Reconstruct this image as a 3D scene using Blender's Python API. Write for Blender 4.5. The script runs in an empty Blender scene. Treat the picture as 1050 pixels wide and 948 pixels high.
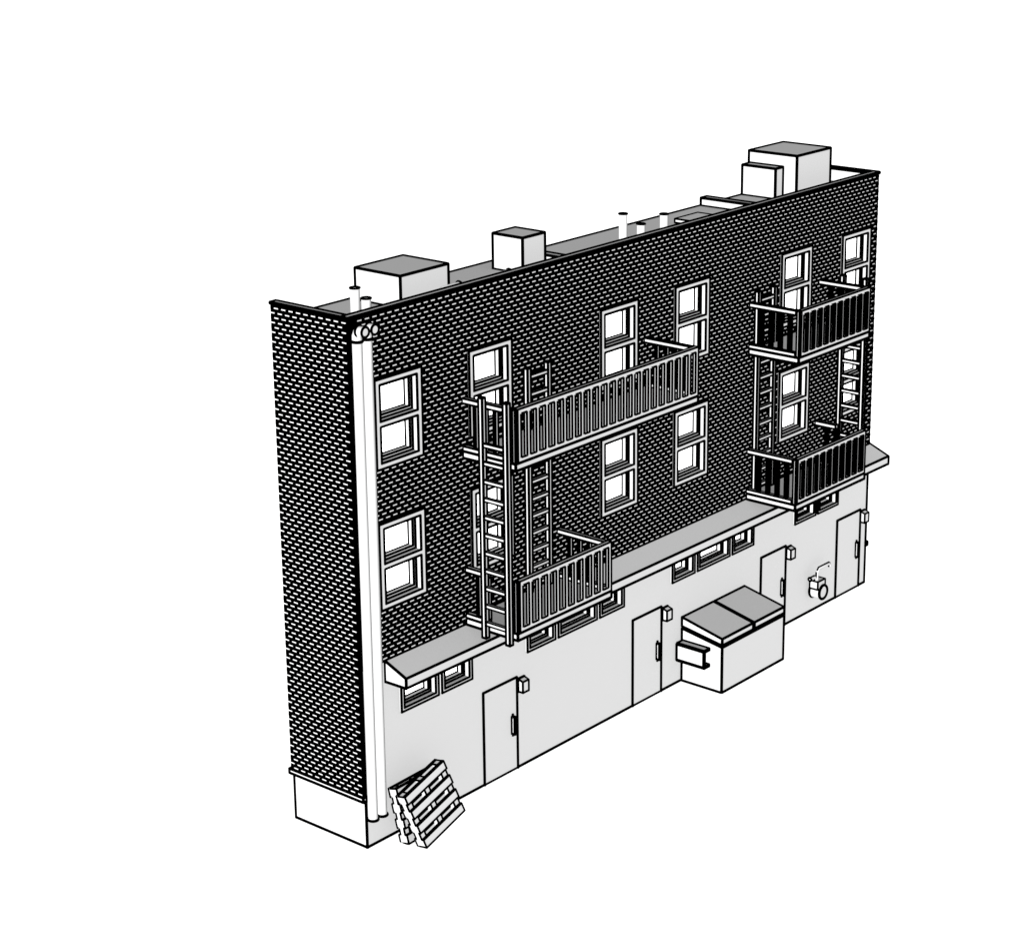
import bpy, math, random
from mathutils import Vector, Matrix

scene = bpy.context.scene
COL = scene.collection
random.seed(4)

# ------------------------------------------------------------------ camera
cam_d = bpy.data.cameras.new("camera")
cam = bpy.data.objects.new("camera", cam_d)
COL.objects.link(cam)
R = [[0.6494946503162875, -0.7602653552155854, -0.012380988205655863],
     [-0.2156784973280414, -0.168591125645138, -0.9618003005522371],
     [0.7291361224081185, 0.6273544626128, -0.273471923580612]]
cam.matrix_world = Matrix(((R[0][0], -R[1][0], -R[2][0], -28.714958976),
                           (R[0][1], -R[1][1], -R[2][1], -28.998297778),
                           (R[0][2], -R[1][2], -R[2][2], 21.727356804),
                           (0, 0, 0, 1)))
cam_d.sensor_width = 36.0
cam_d.lens = 36.0 * 2196.553 / 1050.0
cam_d.shift_x = -(529.248 - 525.0) / 1050.0
cam_d.shift_y = (390.883 - 474.0) / 1050.0
cam_d.clip_end = 5000
scene.camera = cam

# ------------------------------------------------------------------ light
scene.view_settings.view_transform = 'Standard'
scene.view_settings.look = 'None'
scene.view_settings.gamma = 1.0
scene.view_settings.exposure = 2.5
w = bpy.data.worlds.new("World")
scene.world = w
w.use_nodes = True
bg = w.node_tree.nodes['Background']
bg.inputs[0].default_value = (1, 1, 1, 1)
bg.inputs[1].default_value = 0.181

sun_d = bpy.data.lights.new("sun", 'SUN')
sun_d.energy = 5.0
sun_d.angle = math.radians(0.5)
sun_d.use_shadow = False          # the picture is lit without cast shadows
sun = bpy.data.objects.new("sun", sun_d)
COL.objects.link(sun)
SUN_DIR = Vector((-0.87, -0.435, 0.145)).normalized()     # towards the light
sun.rotation_euler = SUN_DIR.to_track_quat('Z', 'Y').to_euler()
sun.location = (-30, -20, 10)

# ------------------------------------------------------------------ materials
def mat(name, v, rough=0.9):
    m = bpy.data.materials.new(name)
    m.use_nodes = True
    b = m.node_tree.nodes['Principled BSDF']
    b.inputs['Base Color'].default_value = (v, v, v, 1)
    b.inputs['Roughness'].default_value = rough
    b.inputs['Specular IOR Level'].default_value = 0.0
    return m

PAINT = mat("pale_paint", 0.147)
INK = mat("black_edge", 0.0)
PANE = mat("white_glazing", 0.9)
GROUND = mat("white_ground", 0.68)
MORTAR = mat("black_mortar", 0.0)
BRICK = mat("pale_brick", 0.155)

# ------------------------------------------------------------------ mesh helper
def rr(x):
    return 0.0350 + 0.00030 * max(0.0, min(20.0, x))

class MB:
    """Collects shapes with drawn black edges and links them as ONE mesh object."""
    def __init__(self):
        self.v = []; self.f = []; self.m = []; self.s = []

    def quad(self, pts, mi=0, smooth=False):
        n = len(self.v)
        self.v += [Vector(p) for p in pts]
        self.f.append(tuple(range(n, n + len(pts))))
        self.m.append(mi); self.s.append(smooth)

    def line(self, a, b, r=None, mi=1):
        a = Vector(a); b = Vector(b)
        d = b - a
        if d.length < 1e-6: return
        d.normalize()
        up = Vector((0, 0, 1)) if abs(d.z) < 0.9 else Vector((1, 0, 0))
        u = d.cross(up).normalized(); w_ = d.cross(u)
        n = len(self.v)
        K = 6
        for p in (a, b):
            q = rr(p.x) if r is None else r
            for k in range(K):
                t = 2 * math.pi * (k + .5) / K
                self.v.append(p + (u * math.cos(t) + w_ * math.sin(t)) * q)
        for k in range(K):
            k2 = (k + 1) % K
            self.f.append((n + k, n + k2, n + K + k2, n + K + k)); self.m.append(mi); self.s.append(False)

    def knot(self, p, r=None, mi=1):
        p = Vector(p)
        q = rr(p.x) if r is None else r
        n = len(self.v)
        t = (1 + 5 ** .5) / 2
        q2 = q * 1.06 / (1 + t * t) ** .5
        for c in ((-1, t, 0), (1, t, 0), (-1, -t, 0), (1, -t, 0), (0, -1, t), (0, 1, t), (0, -1, -t), (0, 1, -t),
                  (t, 0, -1), (t, 0, 1), (-t, 0, -1), (-t, 0, 1)):
            self.v.append(p + Vector(c) * q2)
        for tri in ((0, 11, 5), (0, 5, 1), (0, 1, 7), (0, 7, 10), (0, 10, 11), (1, 5, 9), (5, 11, 4), (11, 10, 2),
                    (10, 7, 6), (7, 1, 8), (3, 9, 4), (3, 4, 2), (3, 2, 6), (3, 6, 8), (3, 8, 9), (4, 9, 5),
                    (2, 4, 11), (6, 2, 10), (8, 6, 7), (9, 8, 1)):
            self.f.append(tuple(n + i for i in tri)); self.m.append(mi); self.s.append(False)

    def path(self, pts, closed=False, r=None):
        pts = [Vector(p) for p in pts]
        for p in pts: self.knot(p, r)
        for a, b in zip(pts, pts[1:] + (pts[:1] if closed else [])):
            self.line(a, b, r)

    def prism(self, poly0, poly1, mi=0, lines=True, r=None, caps=True):
        """solid between two matching polygons"""
        n = len(poly0)
        for k in range(n):
            k2 = (k + 1) % n
            self.quad((poly0[k], poly0[k2], poly1[k2], poly1[k]), mi)
        if caps:
            self.quad(list(reversed(poly0)), mi); self.quad(poly1, mi)
        if lines:
            self.path(poly0, True, r); self.path(poly1, True, r)
            for a, b in zip(poly0, poly1): self.line(a, b, r)

    def box(self, x0, x1, y0, y1, z0, z1, mi=0, lines=True, r=None, T=None):
        a = [(x0, y0, z0), (x1, y0, z0), (x1, y1, z0), (x0, y1, z0)]
        b = [(x0, y0, z1), (x1, y0, z1), (x1, y1, z1), (x0, y1, z1)]
        if T: a = [T(p) for p in a]; b = [T(p) for p in b]
        self.prism(a, b, mi, lines, r)

    def ring(self, x0, x1, z0, z1, wx, wz, y0, y1, rails=(), rh=0.08, r=None):
        """rectangular frame in the wall plane, from y0 (front) to y1; rails: heights of cross bars"""
        o = [(x0, z0), (x1, z0), (x1, z1), (x0, z1)]
        zs = [z0 + wz] + [q for h in rails for q in (h - rh / 2, h + rh / 2)] + [z1 - wz]
        xs = (x0 + wx, x1 - wx)
        P = lambda q, y: (q[0], y, q[1])
        for k in range(4):                                   # outer side
            a, b = o[k], o[(k + 1) % 4]
            self.quad((P(a, y0), P(a, y1), P(b, y1), P(b, y0)))
        # front: stiles and bars
        self.quad(((x0, y0, z0), (xs[0], y0, z0), (xs[0], y0, z1), (x0, y0, z1)))
        self.quad(((xs[1], y0, z0), (x1, y0, z0), (x1, y0, z1), (xs[1], y0, z1)))
        bars = [(z0, zs[0])] + [(zs[i], zs[i + 1]) for i in range(1, len(zs) - 1, 2)] + [(zs[-1], z1)]
        for a, b in bars:
            self.quad(((xs[0], y0, a), (xs[1], y0, a), (xs[1], y0, b), (xs[0], y0, b)))
        self.path([P(q, y0) for q in o], True, r)
        for i in range(0, len(zs), 2):                       # each opening
            a, b = zs[i], zs[i + 1]
            h = [(xs[0], a), (xs[1], a), (xs[1], b), (xs[0], b)]
            for k in range(4):
                p, q = h[k], h[(k + 1) % 4]
                self.quad((P(p, y0), P(q, y0), P(q, y1), P(p, y1)))
            self.path([P(q, y0) for q in h], True, r)
            self.path([P(q, y1) for q in h], True, r)
        return [(xs[0], xs[1], zs[i], zs[i + 1]) for i in range(0, len(zs), 2)]

    def tube(self, pts, rad, mi=0, K=20, caps=True):
        """smooth round tube along a polyline"""
        pts = [Vector(p) for p in pts]
        rings = []
        prev = None
        for i, p in enumerate(pts):
            d = (pts[min(i + 1, len(pts) - 1)] - pts[max(i - 1, 0)]).normalized()
            if prev is None:
                up = Vector((0, 0, 1)) if abs(d.z) < 0.9 else Vector((0, 1, 0))
                u = d.cross(up).normalized()
            else:
                u = (prev - d * prev.dot(d)).normalized()
            prev = u
            w_ = d.cross(u)
            n = len(self.v)
            for k in range(K):
                t = 2 * math.pi * k / K
                self.v.append(p + (u * math.cos(t) + w_ * math.sin(t)) * rad)
            rings.append(n)
        for a, b in zip(rings, rings[1:]):
            for k in range(K):
                k2 = (k + 1) % K
                self.f.append((a + k, a + k2, b + k2, b + k)); self.m.append(mi); self.s.append(True)
        if caps:
            for n in (rings[0], rings[-1]):
                self.v += [self.v[n + k].copy() for k in range(K)]
                m = len(self.v) - K
                self.f.append(tuple(range(m, m + K))); self.m.append(mi); self.s.append(False)

    def hoop(self, c, axis, rad, r=None, K=24, a0=0.0, a1=2 * math.pi):
        """drawn circle"""
        c = Vector(c); d = Vector(axis).normalized()
        up = Vector((0, 0, 1)) if abs(d.z) < 0.9 else Vector((0, 1, 0))
        u = d.cross(up).normalized(); w_ = d.cross(u)
        full = abs(a1 - a0 - 2 * math.pi) < 1e-6
        P = [c + (u * math.cos(a0 + (a1 - a0) * k / K) + w_ * math.sin(a0 + (a1 - a0) * k / K)) * rad for k in range(K + (0 if full else 1))]
        self.path(P, full, r)

    def build(self, name, parent=None, mats=None, base=(0, 0, 0)):
        base = Vector(parent['_base']) if parent is not None and '_base' in parent else Vector(base)
        me = bpy.data.meshes.new(name)
        me.from_pydata([tuple(p - base) for p in self.v], [], self.f)
        for m in (mats or (PAINT, INK)): me.materials.append(m)
        me.polygons.foreach_set('material_index', self.m)
        me.polygons.foreach_set('use_smooth', self.s)
        me.update()
        o = bpy.data.objects.new(name, me)
        COL.objects.link(o)
        if parent is not None:
            o.parent = parent
            o['_base'] = tuple(base)
        else:
            o.location = base
            o['_base'] = tuple(base)
        return o

def thing(name, label, cat, base, group=None):
    o = bpy.data.objects.new(name, None)
    COL.objects.link(o)
    o.location = base
    o['_base'] = tuple(base)
    tag(o, label, cat, group)
    return o

def tag(o, label, cat, group=None):
    o['label'] = label; o['category'] = cat
    if group: o['group'] = group
    return o

def copy_part(o, parent, off):
    c = o.copy(); COL.objects.link(c)
    c.parent = parent
    c.location = Vector(o.location) + Vector(off)
    return c

# ------------------------------------------------------------------ ground
g = MB()
g.quad(((-1500, -1500, 0), (1500, -1500, 0), (1500, 1500, 0), (-1500, 1500, 0)))
go = g.build('ground', mats=(GROUND, INK))
go['kind'] = 'structure'

# ------------------------------------------------------------------ the building
L, D, H = 19.65, 2.15, 11.5
BX = 0.063                       # the brick stands proud of the base on the two ends
ZB = 1.18                        # foot of the end wall bricks
ZF = 4.0                         # foot of the front bricks
ROOF = 11.14
bld = thing('apartment_building', 'long shallow three storey brick apartment block with pale ground floor and flat roof', 'building', (0, 0, 0))

UP_X = (0.61, 3.44, 7.89, 10.70, 15.16, 17.97)
UP_Z = ((8.22, 10.07), (5.19, 7.02))
UPW = [(x, x + 1.33, a, b) for x in UP_X for a, b in UP_Z]
GRW = [(1.10, 2.25), (2.36, 3.33), (5.20, 6.18), (6.29, 7.70), (7.81, 8.73), (10.65, 11.57), (11.69, 13.06), (13.18, 14.11),
       (16.02, 17.0), (17.11, 18.09)]
GZ = (2.73, 3.5)
HOLES = [(a + .03, b - .03, c + .03, d - .03) for a, b, c, d in UPW] + [(a + .03, b - .03, GZ[0] + .03, GZ[1] - .03) for a, b in GRW]

def holed(mb, x0, x1, z0, z1, y, holes, mi=0):
    xs = sorted({x0, x1, *[h[0] for h in holes], *[h[1] for h in holes]})
    zs = sorted({z0, z1, *[h[2] for h in holes], *[h[3] for h in holes]})
    xs = [q for q in xs if x0 <= q <= x1]; zs = [q for q in zs if z0 <= q <= z1]
    for i in range(len(xs) - 1):
        for k in range(len(zs) - 1):
            cx = (xs[i] + xs[i + 1]) / 2; cz = (zs[k] + zs[k + 1]) / 2
            if any(h[0] < cx < h[1] and h[2] < cz < h[3] for h in holes): continue
            mb.quad(((xs[i], y, zs[k]), (xs[i + 1], y, zs[k]), (xs[i + 1], y, zs[k + 1]), (xs[i], y, zs[k + 1])), mi)

# ground floor wall
m = MB()
holed(m, 0, L, 0, ZF, 0, HOLES)
m.quad(((0, 0, 0), (0, 0, ZF), (0, D, ZF), (0, D, 0)))
m.quad(((L, 0, 0), (L, D, 0), (L, D, ZF), (L, 0, ZF)))
m.quad(((0, D, 0), (0, D, ROOF), (L, D, ROOF), (L, D, 0)))
m.path([(0, D, ZB), (0, D, .022), (0, 0, .022), (L, 0, .022), (L, 0, ZF)])
m.line((0, 0, 0), (0, 0, ZF))
m.path([(L, 0, .022), (L, D, .022), (L, D, ROOF)]); m.path([(0, D, .022), (L, D, .022)])
m.build('base_wall', bld)

# brick walls
PX, PZ = 0.2134, 0.1015
BW, BH = 0.118, 0.024
def brick_rows(z0, z1):
    n = int((z1 - z0) / PZ)
    return [z1 - (k + .5) * PZ for k in range(n)]

m = MB()
FY = -0.014
holed(m, -BX, L + BX, ZF, H - .06, FY, HOLES)
m.quad(((-BX, FY, ZF), (L + BX, FY, ZF), (L + BX, 0, ZF), (-BX, 0, ZF)))
def pad(mb, c, u, n, w_, h, t, mi=1):
    """one brick face standing t proud of the mortar"""
    c = Vector(c); u = Vector(u) * (w_ / 2); n = Vector(n) * t; z = Vector((0, 0, h / 2))
    f = [c - u - z + n, c + u - z + n, c + u + z + n, c - u + z + n]
    b = [p - n for p in f]
    mb.quad(f, mi)
    for k in range(4):
        mb.quad((b[k], b[(k + 1) % 4], f[(k + 1) % 4], f[k]), 0)
rows = brick_rows(ZF - .04, H - .058)
for i, z in enumerate(rows):
    off = 0.06 if i % 2 == 0 else 0.06 + PX / 2
    x = -BX + off + .05 + PX
    while x < L + BX - .06:
        bw = BW - .0007 * x
        l, r_ = x - bw / 2, x + bw / 2
        for a, b, c, d in UPW:
            if c - .07 < z < d + .07 and r_ > a - .05 and l < b + .05:
                if l < a - .05 and r_ < b: r_ = min(r_, a - .05)
                elif r_ > b + .05 and l > a: l = max(l, b + .05)
                else: r_ = l
        if r_ - l > .03:
            pad(m, ((l + r_) / 2, FY, z), (1, 0, 0), (0, -1, 0), r_ - l, BH - .00025 * x, .006)
        x += PX
    if i % 2 == 0:                # toothed corners
        m.box(L + BX - .001, L + BX + .014, FY + .002, .1, z - .035, z + .035, 0, lines=False)
m.build('front_brick_wall', bld, (MORTAR, BRICK))

m = MB()
m.box(-BX, 0.02, FY + .001, D + .03, ZB, H - .06, 0, lines=False)
rows = brick_rows(ZB + .0, H - .058)
for i, z in enumerate(rows):
    y = .09 + (0 if i % 2 == 0 else PX / 2)
    while y < D - .02:
        pad(m, (-BX, y, z), (0, -1, 0), (-1, 0, 0), BW, BH, .006)
        y += PX
    if i % 2 == 0:
        m.box(-BX + .002, -.01, D + .02, D + .036, z - .03, z + .035, 0, lines=False)
m.line((-BX + .01, FY + .01, ZB + .05), (-BX + .01, FY + .01, H - .06), .04, 0)
m.build('end_brick_wall', bld, (MORTAR, BRICK))

m = MB()
m.box(L - .02, L + BX, FY + .001, D + .03, ZB, H - .06, 0, lines=False)
for i, z in enumerate(rows):
    y = .09 + (0 if i % 2 == 0 else PX / 2)
    while y < D - .02:
        pad(m, (L + BX, y, z), (0, 1, 0), (1, 0, 0), BW, BH, .006)
        y += PX
m.build('end_brick_wall', bld, (MORTAR, BRICK))

# sill course under the end wall bricks
for xa, xb in ((-BX - .025, .01), (L - .01, L + BX + .025)):
    m = MB()
    m.box(xa, xb, -.016, D + .05, ZB - .085, ZB + .015)
    m.build('ledge', bld)

# roof and copings
m = MB()
m.quad(((.05, .02, ROOF), (L - .05, .02, ROOF), (L - .05, D, ROOF), (.05, D, ROOF)))
m.line((.05, D, ROOF), (L - .05, D, ROOF))
m.build('roof', bld)
for args in ((-BX - .004, L + BX + .004, FY - .004, .17, H - .025, H), (-BX - .004, .10, .17, D + .03, H - .025, H), (L - .09, L + BX + .004, .17, D + .03, H - .025, H)):
    m = MB(); m.box(*args); m.build('coping', bld)
m = MB()                          # inner faces of the parapet
m.quad(((.05, .06, ROOF), (L - .05, .06, ROOF), (L - .05, .06, H - .05), (.05, .06, H - .05)))
m.quad(((.04, .06, ROOF), (.04, D, ROOF), (.04, D, H - .05), (.04, .06, H - .05)))
m.quad(((L - .04, .06, ROOF), (L - .04, D, ROOF), (L - .04, D, H - .05), (L - .04, .06, H - .05)))
m.build('parapet_lining', bld)
for xa, xb, zt in ((7.27, 7.5, 11.33), (14.69, 14.93, 11.345)):
    m = MB(); m.box(xa, xb, .1, D - .03, ROOF, zt); m.build('roof_divider', bld)

# awning over the ground floor
m = MB()
pa = [(.69, 0.0, 3.555), (.69, -.6, 3.565), (.69, -.6, 3.785), (.69, 0.0, 4.03)]
pb = [(19.71, y, z) for _, y, z in pa]
m.prism(pa, pb)
m.build('awning', bld)

# windows
def window(x0, x1, z0, z1, rails, wx, wz, sx, label=None):
    f = MB()
    q = (.030 if rails else .029) + .0001 * x0
    ops = f.ring(x0, x1, z0, z1, wx, wz, -.055, .09, rails, .118, q)
    fo = f.build('window', bld)
    if label: fo['label'] = label
    for a, b, c, d in ops:
        s = MB()
        s.ring(a + .004, b - .004, c + .004, d - .004, sx, sx, .11, .24, r=q * .95)
        s.build('sash', fo)
        p = MB()
        p.box(a + sx * .5, b - sx * .5, .247, .27, c + sx * .5, d - sx * .5, lines=False)
        p.build('pane', fo, (PANE, INK))
for x0, x1, z0, z1 in UPW:
    window(x0 - .02, x1 + .02, z0 - .02, z1 + .02, ((z0 + z1) / 2,), .138, .122, .07)
for x0, x1 in GRW:
    window(x0, x1, GZ[0], GZ[1], (), .085, .075, .06, 'low ground floor window under the awning')

# doors
for x0, x1 in ((3.72, 4.86), (9.12, 10.26), (14.53, 15.67), (18.15, 19.32)):
    m = MB()
    m.box(x0, x1, -.012, .05, 0.003, 2.235, lines=False)
    m.path([(x0, -.012, .003), (x0, -.012, 2.235), (x1, -.012, 2.235), (x1, -.012, .003)])
    d = m.build('door', bld)
    h = MB()
    h.box(x1 - .195, x1 - .145, -.105, -.012, .93, 1.34, r=.033)
    h.box(x1 - .195, x1 - .145, -.05, -.014, .86, 1.41, 1, lines=False)
    h.build('handle', d)

# ------------------------------------------------------------------ wall lamps
LAMPS = ((4.9, 'small box lamp on the wall by the door nearest the leaning pallets'),
         (10.30, 'small box lamp on the wall just left of the dumpster'),
         (15.70, 'small box lamp beside the door half hidden behind the dumpster'),
         (19.33, 'small box lamp at the far right corner of the building'))
for x, lab in LAMPS:
    t = thing('wall_lamp', lab, 'lamp', (x, 0, 1.85), 'wall lamps beside the doors')
    m = MB()
    a = [(x + .01, -.025, 1.87), (x + .01, -.15, 1.87), (x + .01, -.15, 2.13), (x + .01, -.025, 2.17)]
    m.prism(a, [(x + .21, p[1], p[2]) for p in a], r=.028)
    m.build('housing', t)
    m = MB(); m.box(x, x + .22, -.024, 0, 1.86, 2.18, r=.026)
    m.build('back_plate', t)

# ------------------------------------------------------------------ balconies
def balcony(label, x0, x1, zb, nx, ny=5, gap=None):
    """gap: the side (0 left, 1 right) left open in front for a ladder"""
    y0, y1 = -1.48, FY - .004
    t = thing('balcony', label, 'balcony', (x0, 0, zb), 'fire escape balconies on the front wall')
    m = MB(); m.box(x0, x1, y0, y1, zb, zb + .15); m.build('platform', t)
    zr, zt = zb + .152, zb + 1.205
    s = .105
    p = .11
    def rail(name, a0, a1, b0, b1, c0, c1):
        q = MB(); q.box(a0, a1, b0, b1, c0, c1, r=.028); return q.build(name, t)
    # front panel: rails and bars share one face, edges drawn round each opening
    b, dp = (.098, .066) if x0 < 8 else (.096, .06)
    r = .0255 + .0003 * x0
    xs0 = x0 + .08
    pitch = (x1 - xs0 - b) / nx
    for nm, za, zi, zo in (('bottom_rail', zr, zr + s, zr), ('top_rail', zt, zt, zt + s)):
        q = MB(); q.box(xs0, x1, y0, y0 + s, za, za + s, lines=False)
        for yy in (y0, y0 + s): q.path([(xs0, yy, zi), (xs0, yy, zo), (x1, yy, zo), (x1, yy, zi)], False, r)
        for k in range(nx):
            xa = xs0 + k * pitch + b
            q.line((xa, y0, zi), (xa - b + pitch, y0, zi), r)
        for xx in (xs0, x1): q.line((xx, y0, zo), (xx, y0 + s, zo), r)
        q.build(nm, t)
    q = MB()
    q.box(xs0, xs0 + b, y0 + .001, y0 + dp, zr + s + .001, zt - .001, lines=False)
    for xx in (xs0, xs0 + b):
        for yy in (y0, y0 + dp): q.line((xx, yy, zr + s), (xx, yy, zt), r)
    first = q.build('baluster', t)
    for k in range(1, nx + 1):
        copy_part(first, t, (k * pitch, 0, 0))
    for nm, z in (('bottom_rail', zr), ('top_rail', zt)):
        rail(nm, x0, x0 + s, -.64 if gap == 0 else y0 + p, y1, z, z + s)
        rail(nm, x1 - s, x1, -.64 if gap == 1 else y0 + p, y1, z, z + s)
    rail('corner_post', x0 + .01, x0 + .07, y0 + .015, y0 + .08, zb + .153, zt + s)
    b = .085
    py = (y1 - y0 - b) / ny
    for side, xa in enumerate((x0 + .01, x1 - .01 - b)):
        k0 = 3 if gap == side else 1
        q = MB()
        q.box(xa, xa + b, y0 + k0 * py, y0 + k0 * py + .05, zr + s, zt, r=.0265 + .0003 * x0)
        f2 = q.build('baluster', t)
        for k in range(k0 + 1, ny):
            copy_part(f2, t, (0, (k - k0) * py, 0))
    return t
ZU, ZL = 7.805, 4.03
balcony('long upper balcony on the left with about twenty railing bars', 3.22, 9.63, ZU, 21)
balcony('short lower balcony at the left, at the foot of the tall side ladder', 3.22, 6.42, ZL, 10, gap=0)
balcony('short upper balcony at the right end, high above the dumpster side', 13.80, 17.02, ZU, 10)
balcony('short lower balcony at the right end, just above the awning', 13.80, 17.02, ZL, 10, gap=1)

# ------------------------------------------------------------------ ladders
def ladder(label, axis, p, c0, c1, z0, z1, rungs, depth=.1, rail_w=.1):
    """axis 'x': parallel to the wall at y=p between x=c0..c1; axis 'y': square to the wall at x=p"""
    base = (c0, p, z0) if axis == 'x' else (p, c0, z0)
    t = thing('ladder', label, 'ladder', base, 'fire escape ladders')
    X = p if axis == 'y' else c0
    q = .0305 + .0002 * X
    def bx(mb, ca, cb, za, zb, da, db, r):
        if axis == 'x': mb.box(ca, cb, p + da, p + db, za, zb, r=r)
        else: mb.box(p + da, p + db, ca, cb, za, zb, r=r)
    for c in (c0, c1):
        m = MB(); bx(m, c - rail_w / 2, c + rail_w / 2, z0, z1, -depth / 2, depth / 2, q); m.build('rail', t)
    m = MB()
    bx(m, min(c0, c1) + rail_w / 2, max(c0, c1) - rail_w / 2, rungs[0] - .04, rungs[0] + .04, -.035, .035, q * .7)
    f = m.build('rung', t)
    for z in rungs[1:]:
        copy_part(f, t, (0, 0, z - rungs[0]))
    return t
RS = [4.26 + .399 * k for k in range(11)]
RW = [9.14 - .4 * k for k in range(13)]
ladder('tall ladder standing square to the wall at the left end of the long upper balcony', 'y', 3.12, -.66, -1.33, 3.93, 9.27, RS)
ladder('tall ladder flat against the brick between the second and third window columns', 'x', -.12, 5.22, 5.91, 4.19, 9.35, RW)
ladder('tall ladder flat against the brick at the left end of the right balconies', 'x', -.12, 14.02, 14.72, 4.19, 9.38, RW)
ladder('tall ladder standing square to the wall at the far right end of the right balconies', 'y', 17.11, -.62, -1.29, 3.93, 9.29, RS)

# ------------------------------------------------------------------ drainpipes
for x, lab, zb, zt in ((.06, 'left of the two white drainpipes, nearest the brick corner', .70, 11.16),
                       (.335, 'right of the two white drainpipes, beside the end of the awning', .70, 11.16)):
    y = -.14
    t = thing('drainpipe', lab, 'drainpipe', (x, y, zb), 'pair of drainpipes at the building corner')
    m = MB()
    m.tube([(x, y, zb), (x, y, zt - .13)], 0.103)
    m.hoop((x, y, zb), (0, 0, 1), 0.103)
    m.hoop((x, y, zt - .13), (0, 0, 1), 0.103)
    m.build('pipe', t)
    m = MB()
    m.tube([(x, y, zt - .13), (x, y, zt - .02), (x, y - .03, zt + .05), (x, y - .09, zt + .09), (x, -.37, zt + .09)], 0.103)
    m.hoop((x, -.37, zt + .09), (0, 1, 0), 0.103, r=.028)
    m.hoop((x, -.2, zt + .09), (0, 1, 0), 0.112, r=.027)
    m.build('elbow', t)

# ------------------------------------------------------------------ roof equipment
GRP = 'equipment boxes on the roof'
def roof_box(name, label, x0, x1, y0, y1, z1, cat):
    t = thing(name, label, cat, (x0, y0, ROOF), GRP)
    m = MB(); m.box(x0, x1, y0, y1, ROOF + .002, z1 - .06, lines=False)
    m.path([(x0, y1, ROOF), (x0, y0, ROOF), (x1, y0, ROOF), (x1, y1, ROOF)], True)
    for a in ((x0, y0), (x1, y0), (x0, y1), (x1, y1)): m.line((*a, ROOF), (*a, z1))
    m.build('casing', t)
    m = MB(); m.box(x0, x1, y0, y1, z1 - .06, z1, lines=False)
    m.path([(x0, y0, z1), (x1, y0, z1), (x1, y1, z1), (x0, y1, z1)], True)
    m.build('top_panel', t)
    return t
roof_box('rooftop_unit', 'wide low box unit on the roof at the left end beside two vent pipes', 2.19, 3.65, .69, 1.99, 11.83, 'rooftop unit')
roof_box('rooftop_unit', 'small tall box unit alone on the roof left of the middle', 6.12, 6.88, .74, 1.60, 11.95, 'rooftop unit')
roof_box('rooftop_unit', 'largest box unit at the right end of the roof, behind a thin panel box', 16.85, 18.42, .69, 2.16, 12.25, 'rooftop unit')
roof_box('electrical_cabinet', 'thin upright panel box standing in front of the largest roof unit', 16.5, 16.84, 1.1, 2.12, 11.93, 'cabinet')

t = thing('roof_hatch', 'flat square hatch low on the roof right of the middle vent pipes', 'roof hatch', (12.5, .5, ROOF))
m = MB(); m.box(12.54, 13.4, .5, 1.28, ROOF + .002, 11.17, lines=False); m.build('curb', t)
m = MB(); m.box(12.5, 13.44, .46, 1.32, 11.172, 11.265, r=.026); m.build('lid', t)

def vent(x, y, zt, lab, grp):
    t = thing('vent_pipe', lab, 'vent pipe', (x, y, ROOF), grp)
    m = MB(); m.tube([(x, y, ROOF), (x, y, zt)], .1, caps=False)
    m.build('pipe', t)
    m = MB(); m.hoop((x, y, zt), (0, 0, 1), .10, r=.022)
    K = 16
    m.quad([(x + .09 * math.cos(2 * math.pi * k / K), y + .09 * math.sin(2 * math.pi * k / K), zt - .02) for k in range(K)], 0)
    m.build('rim', t)
vent(.50, .32, 11.96, 'taller of the two vent pipes at the left corner of the roof', 'left vent pipes')
vent(.81, .32, 11.69, 'shorter of the two vent pipes at the left corner of the roof', 'left vent pipes')
vent(9.52, .6, 11.96, 'tallest of the three vent pipes in the middle of the roof', 'middle vent pipes')
vent(10.2, .6, 11.61, 'shortest and middle one of the three vent pipes on the roof', 'middle vent pipes')
vent(11.09, .6, 11.70, 'right one of the three middle vent pipes, nearest the roof hatch', 'middle vent pipes')

for xa, xb, lab in ((2.9, 3.52, 'short pale pipe lying on the roof at the right of the wide low unit'),
                    (4.35, 5.12, 'short pale pipe lying on the roof in front of the small tall unit')):
    m = MB()
    y, z = .27, (11.44 if xa < 4 else 11.415)
    m.tube([(xa, y, ROOF + .1), (xa, y, z - .12), (xa + .04, y, z - .03), (xa + .12, y, z), (xb, y, z)], .085)
    m.hoop((xb, y, z), (1, 0, 0), .085)
    o = m.build('roof_pipe', base=(xa, y, ROOF))
    tag(o, lab, 'pipe', 'short pipes on the roof')

# ------------------------------------------------------------------ dumpster
x0, x1, y0, y1 = 11.10, 13.78, -1.235, -.03
t = thing('dumpster', 'pale metal dumpster with two sloping grey lids against the wall', 'dumpster', (x0, y0, 0))
zf, zk = 1.205, 1.40           # body rim at the front and at the back
m = MB()
a = [(x0, y0, .02), (x0, y1, .02), (x0, y1, zk), (x0, y0, zf)]
b = [(x1, q[1], q[2]) for q in a]
m.prism(a, b)
m.quad(((x0, y0, .002), (x1, y0, .002), (x1, y0, .02), (x0, y0, .02)))
m.build('body', t)
m = MB()                       # black fill that paints in the shaded gap under the lids
a = [(x0 + .01, y0 + .01, zf), (x0 + .01, y1, zk), (x0 + .01, y1, zk + .06), (x0 + .01, y0 + .01, zf + .06)]
m.prism(a, [(x1 - .01, q[1], q[2]) for q in a], 1, lines=False)
m.build('dark_gap_fill', t)
xm = (x0 + x1) / 2
for xa, xb in ((x0, xm - .035), (xm + .035, x1)):
    m = MB()
    a = [(xa, y0, zf + .06), (xa, y1, zk + .06), (xa, y1, 1.695), (xa, y0, 1.43)]
    m.prism(a, [(xb, q[1], q[2]) for q in a])
    m.build('lid', t)
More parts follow.
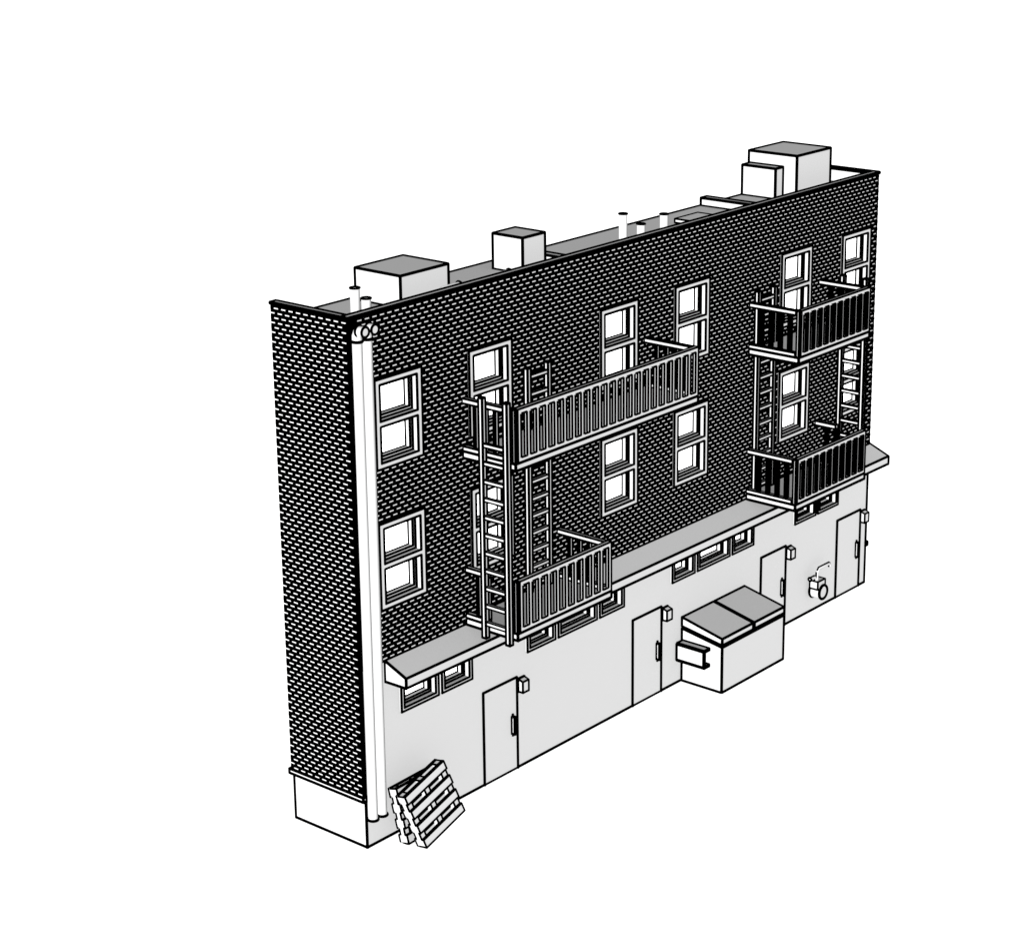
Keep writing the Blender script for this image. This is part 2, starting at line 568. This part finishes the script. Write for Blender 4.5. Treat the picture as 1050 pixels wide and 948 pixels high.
for side, xa in ((-1, x0), (1, x1)):
    m = MB()
    xo = xa + side * .22
    ya, yb = -.86, -.05
    lo, hi = .65, 1.07
    for zz in (lo, hi):
        m.box(min(xa, xo), max(xa, xo), ya, yb, zz - .02, zz + .02, r=rr(12))
    m.box(xo - .02, xo + .02, ya, yb, lo, hi, r=rr(12))
    m.build('fork_pocket', t)

# ------------------------------------------------------------------ gas meter
t = thing('gas_meter', 'small round faced gas meter piped to the wall between the two right doors', 'meter', (16.9, 0, .4))
m = MB()
m.tube([(16.93, -.10, .66), (16.93, -.40, .66)], .20, K=28)
m.hoop((16.93, -.40, .66), (0, 1, 0), .19)
m.hoop((16.93, -.10, .66), (0, 1, 0), .20)
m.build('drum', t)
m = MB(); m.box(16.74, 17.09, -.35, -.10, .76, .98, r=.028); m.build('housing', t)
def bent(pts, rad, name, cap=False):
    q = MB(); q.tube(pts, rad, K=14)
    if cap: q.hoop(pts[-1], Vector(pts[-1]) - Vector(pts[-2]), rad, r=.03)
    for a_, b_ in zip(pts, pts[1:]):
        d_ = (Vector(b_) - Vector(a_)).normalized()
        o_ = Vector((-rad, 0, 0)) if abs(d_.z) > .8 else Vector((0, 0, rad))
        q.line(Vector(a_) + o_, Vector(b_) + o_, .026); q.knot(Vector(b_) + o_, .026)
    return q.build(name, t)
bent([(16.86, -.24, .97), (16.86, -.24, 1.20), (16.93, -.24, 1.28), (17.42, -.24, 1.28), (17.47, -.24, 1.25), (17.47, -.24, 1.2)], .04, 'outlet_pipe')
bent([(16.80, -.24, .97), (16.79, -.24, 1.06), (16.72, -.24, 1.10), (16.52, -.24, 1.10)], .045, 'inlet_pipe', True)

# ------------------------------------------------------------------ pallets
def pallet(label, P0, U, V, length, height, thick):
    """P0 front bottom left corner; U along, V up the slope; boards run along U on three stringers"""
    U = Vector(U).normalized(); V = Vector(V); V = (V - U * V.dot(U)).normalized()
    N = U.cross(V)             # points away from the viewer
    if N.y < 0: N = -N
    P0 = Vector(P0)
    T = lambda p: P0 + U * p[0] + V * p[2] + N * p[1]
    t = thing('pallet', label, 'pallet', tuple(P0), 'pallets leaning at the left corner')
    r = .025
    bh = .19
    fb = .05                   # board thickness
    gap = (height - bh) / 3
    for nm, w0, w1, wi in (('front_board', 0, fb, fb), ('back_board', thick - fb, thick, thick - fb)):
        wo = w0 if wi == w1 else w1
        for k in range(4):
            v0, v1 = k * gap, k * gap + bh
            m = MB(); m.box(0, length, w0, w1, v0, v1, lines=False, T=T)
            m.path([T(p) for p in ((0, wo, v0), (length, wo, v0), (length, wo, v1), (0, wo, v1))], True, r)
            for u in (0, length):
                for v in (v0, v1): m.line(T((u, w0, v)), T((u, w1, v)), r)
            for v in (v0, v1): m.line(T((0, wi, v)), T((length, wi, v)), r)
            m.build(nm, t)
    for u0, u1 in ((.003, .15), (length / 2 - .07, length / 2 + .07), (length - .15, length - .003)):
        m = MB(); m.box(u0, u1, fb + .002, thick - fb - .002, .003, height - .003, lines=False, T=T)
        for u in (u0, u1):
            for wv in (fb + .002, thick - fb - .002):
                for k in range(3): m.line(T((u, wv, k * gap + bh)), T((u, wv, (k + 1) * gap)), r)
            for v in (.003, height - .003): m.line(T((u, fb, v)), T((u, thick - fb, v)), r)
        m.build('stringer', t)
    return t
pallet('wooden pallet leaning upright, behind the other pallet and nearest the wall', (.65, -.585, .03), (1.36, .05, 0), (-.02, .30, 1.15), 1.30, 1.22, .23)
pallet('wooden pallet tilted in front, leaning on the pallet behind it', (.741, -1.014, .05), (1.25, .045, .35), (-.35, .26, 1.205), 1.30, 1.285, .26)

for o in bpy.data.objects:
    if '_base' in o: del o['_base']
